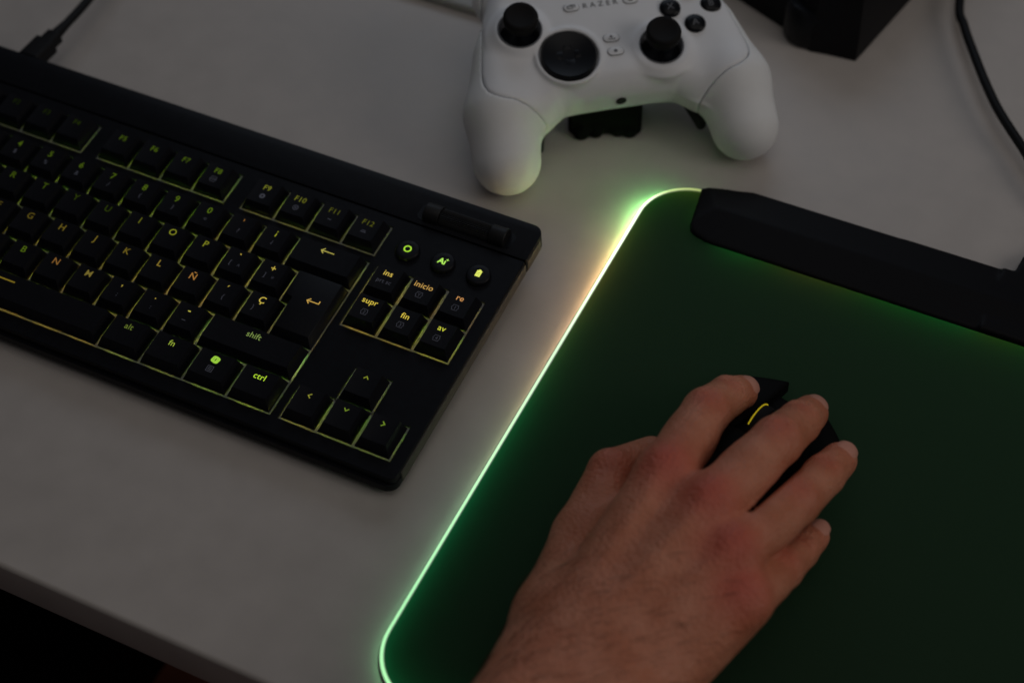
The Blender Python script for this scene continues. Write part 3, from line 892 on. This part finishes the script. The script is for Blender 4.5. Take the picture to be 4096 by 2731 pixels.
# jack hole
jx, jz = 0.6, -15.0
ix = int((jx - g.lo[0]) / g.h); iz = int((jz - g.lo[2]) / g.h)
iy = int(np.argmax(F[ix, :, iz] < 0)); jy = g.lo[1] + iy * g.h
gr = np.array([F[ix + 1, iy, iz] - F[ix - 1, iy, iz], F[ix, iy + 1, iz] - F[ix, iy - 1, iz], F[ix, iy, iz + 1] - F[ix, iy, iz - 1]]); gr /= np.linalg.norm(gr)
F = F.astype(np.float32)
gp = [(56, 30), (60, 12), (62.5, -4), (66, -22), (68.3, -36), (67.4, -46), (62, -51.2), (53.5, -54.2), (45, -58.5), (39, -63.2), (36.2, -68.5), (33, -78), (30, -120), (120, -120), (120, 30)]
smg = catmull([(x, y, 0) for x, y in gp[:12]], 5)
gpoly = [(p[0], p[1]) for p in smg] + gp[12:]
G2 = poly_sdf(np.abs(g.X[:, :, 0]) + 0 * g.Y[:, :, 0], g.Y[:, :, 0] + 0 * g.X[:, :, 0], gpoly)[:, :, None].astype(np.float32)
body_o, _ = net_obj('shell', np.maximum(F, -G2 + .16), g, M_white, CT, 2)
net_obj('grip', np.maximum(np.maximum(F, G2 + .16), g.X), g, M_grip, CT, 2)
net_obj('grip', np.maximum(np.maximum(F, G2 + .16), -g.X), g, M_grip, CT, 2)
del F, G2, P2, body, wz, w0, w1
def stick(c, lean):
    bm = lathe(bmesh.new(), [(0, -7.0), (10.6, -7.0), (10.6, -6.2), (9.4, -4.2), (7.6, -2.4), (5.6, -.6), (4.7, 1.5), (4.5, 6.5), (0, 6.6)], (c[0], c[1], 0), 40)
    b = bm_obj('thumbstick', bm, M_black, CT, sharp=40)
    bm = lathe(bmesh.new(), [(0, 6.2), (6.4, 6.2), (8.2, 7.4), (8.95, 9.2), (8.95, 12.4), (8.3, 13.7), (7.2, 14.1), (6.2, 13.7), (4, 12.9), (0, 12.6)], (c[0] + lean[0], c[1] + lean[1], 0), 48)
    bm_obj('stick_cap', bm, M_rubber, b, sharp=50)
    v, f = tube_mesh([(c[0] + 11.15 * math.cos(2 * PI * k / 48), c[1] + 11.15 * math.sin(2 * PI * k / 48), 2.5 if c is SL else 1.0) for k in range(48)], .42, 8, closed=True)
    mesh_obj('stick_ring', v, f, M_greyink, b, smooth=True)
stick(SL, (.2, .3)); stick(SR, (0, .3))
# round pad
bm = lathe(bmesh.new(), [(0, -1.5), (14.4, -1.5), (14.4, 1.6), (13.6, 2.6), (11, 2.1), (5, 1.3), (0, 1.1)], (DP[0], DP[1], 0), 56)
d = bm_obj('direction_pad', bm, M_black, CT, sharp=50)
bm = bmesh.new()
for a in range(4):
    ca, sa = math.cos(a * PI / 2 + .0), math.sin(a * PI / 2)
    P = [(-2.4, 3), (2.4, 3), (2.4, 13.2), (-2.4, 13.2)]
    bm_prism([(DP[0] + x * ca - y * sa, DP[1] + x * sa + y * ca) for x, y in P], .8, 1.45, bevel=.2, bm=bm)
bm_obj('pad_cross', bm, M_black, d, sharp=30)
for t, x, y in (('A', 44.7, -23.6), ('X', 33.8, -12.7), ('B', 55.6, -12.7), ('Y', 44.7, -1.8)):
    z0 = -0.0009 * x * x - .0006 * (y + 10) ** 2 + .9
    bm = lathe(bmesh.new(), [(0, z0 - 2), (5.6, z0 - 2), (5.5, z0 + 1.1), (5.0, z0 + 1.8), (3, z0 + 2.3), (0, z0 + 2.4)], (x, y, 0), 36)
    b = bm_obj('face_button', bm, M_black, CT, sharp=50)
    place_flat('letter', text_polys(t, 5.2, 0.0), x, y, lambda a, c, z0=z0: z0 + 2.45, M_greyink, b)
zf = lambda x, y: -0.0009 * x * x - .0006 * (y + 10) ** 2 + .9
def pill(x, y, w, h, ic):
    p = rounded_poly([(x - w / 2, y - h / 2), (x + w / 2, y - h / 2), (x + w / 2, y + h / 2), (x - w / 2, y + h / 2)], h / 2 - .05, 8)
    z = zf(x, y)
    bm = bm_prism(p, z - 1, z + .75, bevel=.5)
    b = bm_obj('menu_button', bm, M_white, CT, sharp=45)
    v, f = tube_mesh([(q[0], q[1], z + .1) for q in p], .28, 6, closed=True)
    mesh_obj('button_gap', v, f, M_greyink, b, smooth=True)
    place_flat('symbol', ic, x, y, lambda a, c: z + .8, M_greyink, b)
share = join(stroke([(0, -.9), (0, 1.0)], .5), stroke([(-.8, .2), (0, 1.1), (.8, .2)], .5), stroke([(-1.5, -.6), (-1.5, -1.2), (1.5, -1.2), (1.5, -.6)], .5))
pill(0.0, -26.0, 8.2, 4.4, share); pill(.6, -34.2, 8.2, 4.4, disc(1.0)); pill(-16.4, -4.4, 8.0, 4.2, join(stroke([(-2, .6), (.6, .6), (.6, -.8), (-2, -.8), (-2, .6)], .6), stroke([(-.6, 1.1), (1.8, 1.1), (1.8, -.3)], .6)))
pill(14.6, -4.4, 7.6, 4.6, join(disc(1.35)))
lv_, lf_ = text_polys('R A Z E R', 4.3, .012)
place_flat('lettering', (lv_, lf_), -1.2, -4.4, lambda a, c: zf(a, c) + .12, M_greyink, CT)
bm = lathe(bmesh.new(), [(0, 0), (2.7, 0), (2.7, .6), (0, .6)], (0, 0, 0), 20)
qj = Vector((0, 0, 1)).rotation_difference(Vector(gr))
for v in bm.verts: v.co = qj @ v.co + Vector((jx, jy, jz)) + Vector(gr) * .05
bm_obj('headphone_socket', bm, M_cable, CT, sharp=40)
for s in (-1, 1):   # black paddles under the grips
    bm = bm_prism(rounded_poly([(s * 35, -44), (s * 42, -47), (s * 46, -64), (s * 41.5, -66)] if s > 0 else [(s * 41.5, -66), (s * 46, -64), (s * 42, -47), (s * 35, -44)], 2, 4), -36, -27, bevel=1)
    bm_obj('paddle', bm, M_cable, CT, sharp=40)

# stand under the controller
ST = empty('controller_stand', (343, 150, 0), (0, 0, math.radians(24.5)))
tag(ST, 'low black lumpy block under the white controller, showing between its grips', 'stand')
g = Grid((-24, -12, -1), (24, 36, 27), 1.0)
q = np.sqrt(np.maximum(np.abs(g.X) - 17, 0) ** 2 + np.maximum(np.abs(g.Y - 12) - 14, 0) ** 2 + np.maximum(np.abs(g.Z - 12) - 10, 0) ** 2) - 2.4
F = q
for (x, y, rr) in ((-12.5, -7.2, 4.4), (-4.5, -7.0, 3.2), (6.5, -6.2, 3.0), (13.0, -6.0, 4.0)):
    F = smin(F, g.cone((x, y + 2, 2.5), (x, y + 6, 4), rr, rr, 6), 3)
F = smax(F, -g.Z + .1, .5)
net_obj('block', F.astype(np.float32), g, M_stand, ST, 2)

# ------------------------------------------------------------------ mouse
YAW = math.radians(-12)
MS = empty('computer_mouse', (485.7, -38.5, 4.1), (0, 0, YAW))
tag(MS, 'black gaming mouse with a thin yellow light on its wheel, held under the hand', 'mouse')
g = Grid((-40, -66, -1), (40, 64, 44), 1.0)
yy = g.Y[0, :, 0]
prof_y = [-66, -60, -48, -30, -12, 5, 20, 38, 52, 62]
top = np.interp(yy, prof_y, [5, 14, 27, 35.5, 36.5, 31.0, 23, 15.0, 11.0, 8.5]).astype(np.float32)[None, :, None]
wid = np.interp(yy, prof_y, [14, 22, 29, 30.5, 29.5, 29.5, 31, 33.5, 35, 34]).astype(np.float32)[None, :, None]
cv = np.interp(yy, [-66, 0, 30, 64], [.010, .009, .0045, .003]).astype(np.float32)[None, :, None]
zt = top - cv * g.X ** 2 - .001 * cv * g.X ** 4 - .06 * g.X
front = (g.Y - (60 - .52 * np.maximum(np.abs(g.X) - 5, 0))) * .9
back = -g.Y - (60 - .012 * g.X ** 2)
side = np.abs(g.X) - (wid - .10 * np.abs(g.Z - 18))
full = smax(smax((g.Z - zt) * .85, side, 9), smax(smax(front, back, 3), .3 - g.Z, 1.5), 4).astype(np.float32)
ch = np.maximum(np.abs(g.X) - 5.2, 8 - g.Y)      # central channel
btn = np.maximum(full, np.maximum(10 - g.Y, -(np.abs(g.X) - 5.8)))
bot = np.maximum(full, g.Y - 9.5)
nose = np.maximum(full + 3.0, np.maximum(9 - g.Y, g.Y - 50))
net_obj('body', np.minimum(bot, nose), g, M_mouse, MS, 2)
lb, _ = net_obj('button', np.maximum(np.maximum(btn, g.X), (zt - 8.5) - g.Z), g, M_mouse, MS, 1)
rb, _ = net_obj('button', np.maximum(np.maximum(btn, -g.X), (zt - 8.5) - g.Z), g, M_mouse, MS, 1)
bm = lathe(bmesh.new(), [(0, -3.4), (9.2, -3.4), (10.6, -2.6), (10.9, 0), (10.6, 2.6), (9.2, 3.4), (0, 3.4)], (0, 23, 16.5), 40, axis='x')
wh = bm_obj('scroll_wheel', bm, M_rubber, MS, sharp=40)
arc = [(-2.2, 23 + 10.9 * math.cos(a), 16.5 + 10.9 * math.sin(a)) for a in np.linspace(math.radians(28), math.radians(128), 24)]
v, f = tube_mesh(arc, .28, 8)
lr = mesh_obj('wheel_light', v, f, M_legend, wh, smooth=True)
lr.color = dimc((205, 180, 35), .62)
bm = bm_prism(rounded_poly([(-29.5, -8), (-27, -8), (-27, 22), (-29.5, 22)], .8, 4), 20, 26, bevel=.8)
bm_obj('side_button', bm, M_mouse, MS, sharp=40)
# ------------------------------------------------------------------ hand
FIN = {
    'index': [((470.1, -77.7, 53), 12.0), ((471.3, -34.7, 44.6), 10.5), ((473.6, -14.2, 32.0), 9.2), ((476.4, -3.4, 24.0), 7.9)],
    'middle': [((492.6, -86.5, 56), 11.8), ((505.0, -40.5, 49.9), 10.8), ((507.8, -17.5, 36.5), 9.4), ((508.6, -2.2, 25.2), 8.1)],
    'ring': [((508.1, -101.5, 52), 11.2), ((521.2, -61.2, 42.7), 10.3), ((526.0, -35.8, 31.5), 9.0), ((528.3, -20.0, 24.0), 7.8)],
    'little': [((517.8, -114.5, 44), 11.4), ((525.5, -85.5, 29.5), 9.0), ((528.3, -68.5, 20.5), 7.8), ((530.6, -56.0, 15.6), 6.6)],
}
CARP = {'index': ((464, -152, 43), 15), 'middle': ((475, -156, 45), 15), 'ring': ((487, -156, 42), 14.5), 'little': ((499, -151, 37), 14.5)}
THUMB = [((454, -148, 33), 18), ((445.5, -106, 30), 12.4), ((444.5, -74.0, 33.5), 10.3), ((453.5, -50.5, 22.0), 8.6)]
g = Grid((404, -345, -2), (556, 22, 84), 0.95)
palm = None
for k in FIN:
    c, cr = CARP[k]; m, mr = FIN[k][0]
    P = g.cone(c, m, cr, mr + .2, 22)
    low = g.cone(np.array(c) - (0, 0, 5), np.array(m) - (0, -2, 7), cr - 1, mr - 1, 22)
    P = smin(P, low, 6)
    palm = P if palm is None else smin(palm, P, 11)
palm = smin(palm, g.cone((470, -120, 36), (484, -146, 32), 15, 17, 20), 8)
palm = smin(palm, g.cone((512, -118, 33), (499, -158, 33), 13.5, 15, 22), 9)
arm = [((474, -176, 38), 22), ((472.5, -210, 40), 23), ((470, -262, 43), 26), ((466, -350, 48), 33)]
for dx, dz in ((-11.5, 0), (12.5, -1)):
    for (a, ra), (b, rb) in zip(arm, arm[1:]):
        palm = smin(palm, g.cone((a[0] + dx * ra / 22, a[1], a[2] + dz), (b[0] + dx * rb / 22, b[1], b[2] + dz), ra * .98, rb * .98, 24), 14)
palm = smin(palm, g.cone((470, -150, 40), (474, -180, 38), 19, 21, 24), 14)
palm = smin(palm, g.cone((486, -152, 38), (480, -180, 37), 16, 20, 24), 14)
# tendons
for k in ('index', 'middle', 'ring', 'little'):
    c, cr = CARP[k]; m, mr = FIN[k][0]
    a = np.array(m) + (0, -6, mr - 2.6); b = np.array(c) * .75 + np.array(m) * .25 + (0, 0, cr - 3.4)
    palm = smin(palm, g.cone(a, b, 2.9, 2.2, 10), 5)
total = palm
for k, J in FIN.items():
    pts = [np.array(j[0], float) for j in J]; rr = [j[1] for j in J]
    d0 = pts[1] - pts[0]
    f = g.cone(pts[0], pts[1], rr[0] * .98, rr[1], 12)
    mid = pts[0] * .5 + pts[1] * .5
    f = smin(f, g.cone(mid - (0, 0, 1.2), mid + d0 * .12 - (0, 0, 1.2), rr[1] * 1.02, rr[1] * 1.0, 12), 5)
    f = smin(f, g.cone(pts[1], pts[2], rr[1] * .99, rr[2], 12), 2.5)
    f = smin(f, g.cone(pts[2], pts[3], rr[2], rr[3], 12), 2.5)
    # pulp under the tip, bony bumps above the joints
    dd = (pts[3] - pts[2]) / np.linalg.norm(pts[3] - pts[2])
    f = smin(f, g.cone(pts[3] - dd * 3 - (0, 0, 1.2), pts[3] - (0, 0, .8), rr[3] * .98, rr[3] * .93, 10), 2)
    for q, s_ in ((1, .85), (2, .7)):
        u = pts[q + 1] - pts[q - 1]; u /= np.linalg.norm(u)
        n = np.array([0, 0, 1.]) - u * u[2]; n /= np.linalg.norm(n)
        side = np.cross(u, n)
        f = smin(f, g.cone(pts[q] + n * (rr[q] - 3.2) - side * 2, pts[q] + n * (rr[q] - 3.2) + side * 2, 3.9, 3.9, 8), 3.5)
        for off in (-2.1, 0, 2.1):      # skin folds over the joint
            ctr = pts[q] + n * (rr[q] + .75) + u * off * 1.25
            f = smax(f, -g.cone(ctr - side * 4.6 - n * 1.3, ctr, .8, 1.15, 5), 1.5)
            f = smax(f, -g.cone(ctr, ctr + side * 4.6 - n * 1.3, 1.15, .8, 5), 1.5)
    FK = smin(palm, f, 8)
    # knuckle
    m, mr = FIN[k][0]
    FK = smin(FK, g.cone(np.array(m) + (-1, 0, mr - 5.2), np.array(m) + (1, 2, mr - 5.2), 6.3, 6.3, 12), 6)
    total = np.minimum(total, FK)
t = [np.array(p) for p, _ in THUMB]; tr = [r_ for _, r_ in THUMB]
th0 = g.cone((463, -186, 37), t[0], 20, tr[0], 18)
th = smin(smin(g.cone(t[0], t[1], tr[0], tr[1], 18), g.cone(t[1], t[2], tr[1], tr[2], 14), 6), g.cone(t[2], t[3], tr[2], tr[3], 12), 3)
th = smin(th, g.cone(t[2] + (-2, 0, 4.5), t[2] + (1, 1, 4.5), 6.4, 6.4, 8), 4)
web = smin(smin(palm, th0, 16), th, 10)
web = smin(web, g.cone((452, -112, 38), (462, -92, 40), 8, 7, 10), 9)
total = np.minimum(total, web)
cleft = g.full()
for q in np.linspace(0, 1, 34):      # the cleft between middle and ring finger
    a = np.array((505.2, -72.0, 40)) * (1 - q) + np.array((515.8, -42.0, 40)) * q
    cleft = np.minimum(cleft, g.cone(a + np.array((-.115, .63, -.77)) * 6, a + np.array((.115, -.63, .77)) * 22, .5 + .9 * q, .7 + 1.1 * q, 4))
total = smax(total, -cleft, 2.0)
total = smax(total, 4.25 - g.Z + .0 * g.X, 1.5)

def skin_mat():
    m, nt, out = new_mat('skin')
    p = nt.nodes.new('ShaderNodeBsdfPrincipled'); nt.links.new(p.outputs[0], out.inputs[0])
    p.inputs['Roughness'].default_value = .48; p.inputs['Specular IOR Level'].default_value = .35
    p.inputs['Subsurface Weight'].default_value = .22; p.inputs['Subsurface Radius'].default_value = (1, .35, .2); p.inputs['Subsurface Scale'].default_value = .0035
    tc = nt.nodes.new('ShaderNodeTexCoord')
    def noise(sc, det=4):
        n = nt.nodes.new('ShaderNodeTexNoise'); n.inputs['Scale'].default_value = sc; n.inputs['Detail'].default_value = det
        nt.links.new(tc.outputs['Object'], n.inputs['Vector']); return n
    def mixc(fac, a, b):
        x = nt.nodes.new('ShaderNodeMix'); x.data_type = 'RGBA'
        if hasattr(fac, 'is_output'): nt.links.new(fac, x.inputs[0])
        else: x.inputs[0].default_value = fac
        for s_, i in ((a, 6), (b, 7)):
            if hasattr(s_, 'is_output'): nt.links.new(s_, x.inputs[i])
            else: x.inputs[i].default_value = (*s_, 1)
        return x.outputs[2]
    n1 = noise(70); r1 = nt.nodes.new('ShaderNodeMapRange'); r1.inputs['From Min'].default_value = .35; r1.inputs['From Max'].default_value = .65
    nt.links.new(n1.outputs['Fac'], r1.inputs['Value'])
    base = mixc(r1.outputs[0], (.50, .175, .095), (.60, .245, .15))
    n2 = noise(420, 3); r2 = nt.nodes.new('ShaderNodeMapRange'); r2.inputs['From Min'].default_value = .55; r2.inputs['From Max'].default_value = .75; r2.inputs['To Max'].default_value = .35
    nt.links.new(n2.outputs['Fac'], r2.inputs['Value'])
    base = mixc(r2.outputs[0], base, (.33, .10, .052))
    at = nt.nodes.new('ShaderNodeAttribute'); at.attribute_name = 'redness'
    base = mixc(at.outputs['Fac'], base, (.56, .10, .068))
    nt.links.new(base, p.inputs['Base Color'])
    n3 = noise(520, 6); v = nt.nodes.new('ShaderNodeTexVoronoi'); v.inputs['Scale'].default_value = 620; nt.links.new(tc.outputs['Object'], v.inputs['Vector'])
    ad = nt.nodes.new('ShaderNodeMath'); ad.operation = 'ADD'; nt.links.new(n3.outputs['Fac'], ad.inputs[0]); nt.links.new(v.outputs['Distance'], ad.inputs[1])
    b = nt.nodes.new('ShaderNodeBump'); b.inputs['Strength'].default_value = .75; b.inputs['Distance'].default_value = .0006
    nt.links.new(ad.outputs[0], b.inputs['Height']); nt.links.new(b.outputs[0], p.inputs['Normal'])
    return m
M_skin = skin_mat()
hand, HV = net_obj('person', total.astype(np.float32), g, M_skin, None, 3)
tag(hand, 'bare right hand and wrist resting on the black mouse, fingers spread over its buttons', 'person')
red = np.zeros(len(HV))
for k, J in FIN.items():
    m = np.array(J[0][0]) + (0, -2, J[0][1]); red = np.maximum(red, .8 * np.exp(-(np.linalg.norm(HV - m, axis=1) / 13.5) ** 2))
    m = np.array(J[1][0]) + (0, 0, J[1][1]); red = np.maximum(red, .45 * np.exp(-(np.linalg.norm(HV - m, axis=1) / 8) ** 2))
    m = np.array(J[2][0]) + (0, 0, J[2][1]); red = np.maximum(red, .35 * np.exp(-(np.linalg.norm(HV - m, axis=1) / 6) ** 2))
    m = np.array(J[3][0]); red = np.maximum(red, .30 * np.exp(-(np.linalg.norm(HV - m, axis=1) / 10) ** 2))
red = np.maximum(red, .4 * np.exp(-(np.linalg.norm(HV - (t[2] + (0, 0, 8)), axis=1) / 12) ** 2))
at = hand.data.attributes.new('redness', 'FLOAT', 'POINT'); at.data.foreach_set('value', red.astype(np.float32))
del total, palm, web, th, FK, f
# fine hair on the wrist and the back of the hand
me_ = hand.data; co_ = np.empty(len(me_.vertices) * 3, np.float32); me_.vertices.foreach_get('co', co_); co_ = co_.reshape(-1, 3) / MM
no_ = np.empty(len(me_.vertices) * 3, np.float32); me_.vertices.foreach_get('normal', no_); no_ = no_.reshape(-1, 3)
cand = np.where((no_[:, 2] > .25) & (co_[:, 1] < -118) & (co_[:, 1] > -300))[0]
wgt = np.clip((-112 - co_[cand, 1]) / 70, .08, 1) * np.where(co_[cand, 0] < 490, 1.0, .45); wgt /= wgt.sum()
hv, hf = [], []
for q in rng.choice(cand, 900, replace=False, p=wgt):
    p0 = co_[q]; n0 = no_[q]
    d0 = np.array([.45 + .5 * rng.random(), .35 + .7 * rng.random(), 0.0]); d0 -= n0 * (d0 @ n0); d0 /= np.linalg.norm(d0)
    L_ = 5 + 6 * rng.random(); sd = np.cross(d0, n0)
    pts = [p0 + d0 * L_ * u_ + n0 * (1.1 * math.sin(PI * .8 * u_)) + sd * (1.2 * u_ * u_) for u_ in (0, .33, .66, 1)]
    v_, f_ = tube_mesh(pts, [.075, .065, .05, .02], 3)
    k0 = len(hv); hv += v_; hf += [tuple(i_ + k0 for i_ in f__) for f__ in f_]
oh = mesh_obj('arm_hair', hv, hf, principled('hair', (.05, .02, .01), .5, .3), hand)
oh['kind'] = 'stuff'
M_nail = principled('fingernail', (.62, .29, .22), .3, .45, noise=.04, nscale=200)
def nail(k, roll, w=5.4, L=5.6):
    J = FIN[k]; a = np.array(J[2][0]); b = np.array(J[3][0]); r = J[3][1]
    u = Vector(b - a).normalized(); n = (Vector((0, 0, 1)) - u * u.z).normalized()
    n = Matrix.Rotation(math.radians(roll), 3, u) @ n; s_ = u.cross(n)
    c = Vector(b) + u * .9
    vs, fs = [], []
    nu, nv = 9, 9
    for layer in (0, 1):
        for i in range(nu):
            for j in range(nv):
                s1 = -1 + 2 * i / (nu - 1); t1 = -1 + 2 * j / (nv - 1)
                # superellipse outline mapped from the square
                ex = s1 * (1 - .18 * t1 * t1); ey = t1 * (1 - .22 * s1 * s1)
                ang = ex * w / (r * .98)
                rad = r * (1.0 - .05 * max(0, ey)) + .25 - layer * 1.0 - (.25 if max(abs(s1), abs(t1)) > .99 else 0)
                drop = .018 * (ey * L) ** 2 if ey > 0 else 0
                p = c + u * (ey * L) + (n * math.cos(ang) + s_ * math.sin(ang)) * (rad - drop)
                vs.append(tuple(p))
    for layer in (0, 1):
        o = layer * nu * nv
        for i in range(nu - 1):
            for j in range(nv - 1):
                q = (o + i * nv + j, o + (i + 1) * nv + j, o + (i + 1) * nv + j + 1, o + i * nv + j + 1)
                fs.append(q if layer == 0 else q[::-1])
    mesh_obj('fingernail', vs, fs, M_nail, hand, smooth=True)
nail('index', 24); nail('middle', 18); nail('ring', 16); nail('little', 14, 4.6, 5.2)

# ------------------------------------------------------------------ light
w = bpy.data.worlds.new('World'); scene.world = w; w.use_nodes = True
bg = w.node_tree.nodes['Background']; bg.inputs[0].default_value = (.98, .96, 1.0, 1); bg.inputs[1].default_value = .028
def area(name, loc, target, sx, sy, power, col):
    l = bpy.data.lights.new(name, 'AREA'); l.shape = 'RECTANGLE'; l.size = sx; l.size_y = sy; l.energy = power; l.color = col
    o = bpy.data.objects.new(name, l); COL.objects.link(o)
    o.location = loc
    d = Vector(target) - Vector(loc); o.rotation_euler = d.to_track_quat('-Z', 'Y').to_euler()
    return o
area('ceiling_light', (.70, -.1, 1.7), (.42, .0, 0), 1.5, 1.2, 2.85, (1.0, .945, .89))
area('side_light', (1.75, .15, .80), (.45, .0, .03), .7, .6, 2.9, (1.0, .92, .85))
area('cool_back_light', (.05, .85, .65), (.35, .1, 0), .7, .4, 1.0, (.72, .84, 1.0))  # unseen cool lamp, added to tint the controller's top bluish

# ------------------------------------------------------------------ camera
R = [[0.8998242632312512, -0.32225952293477966, 0.2940494774322583], [0.43561324292738746, 0.7002032544868508, -0.5656469791241772], [-0.02360927543616844, 0.6370747226847655, 0.7704403934306069]]
cam = bpy.data.cameras.new('camera'); co = bpy.data.objects.new('camera', cam); COL.objects.link(co)
Mc = Matrix(R).to_4x4(); Mc.translation = Vector((.60345, -.46663, .63319)); co.matrix_world = Mc
cam.sensor_width = 36; cam.lens = 6886.876 / 4096 * 36; cam.clip_start = .02; cam.clip_end = 20
cam.dof.use_dof = True; cam.dof.focus_distance = .795; cam.dof.aperture_fstop = 5.0; cam.dof.aperture_blades = 9
scene.camera = co
scene.view_settings.view_transform = 'Standard'; scene.view_settings.look = 'None'
scene.view_settings.exposure = 0; scene.view_settings.gamma = 1; scene.view_settings.use_curve_mapping = False
scene.render.film_transparent = False
cy = scene.cycles
cy.use_denoising = True
cy.max_bounces = 10; cy.diffuse_bounces = 6; cy.sample_clamp_indirect = 4.0; cy.caustics_reflective = False; cy.caustics_refractive = False
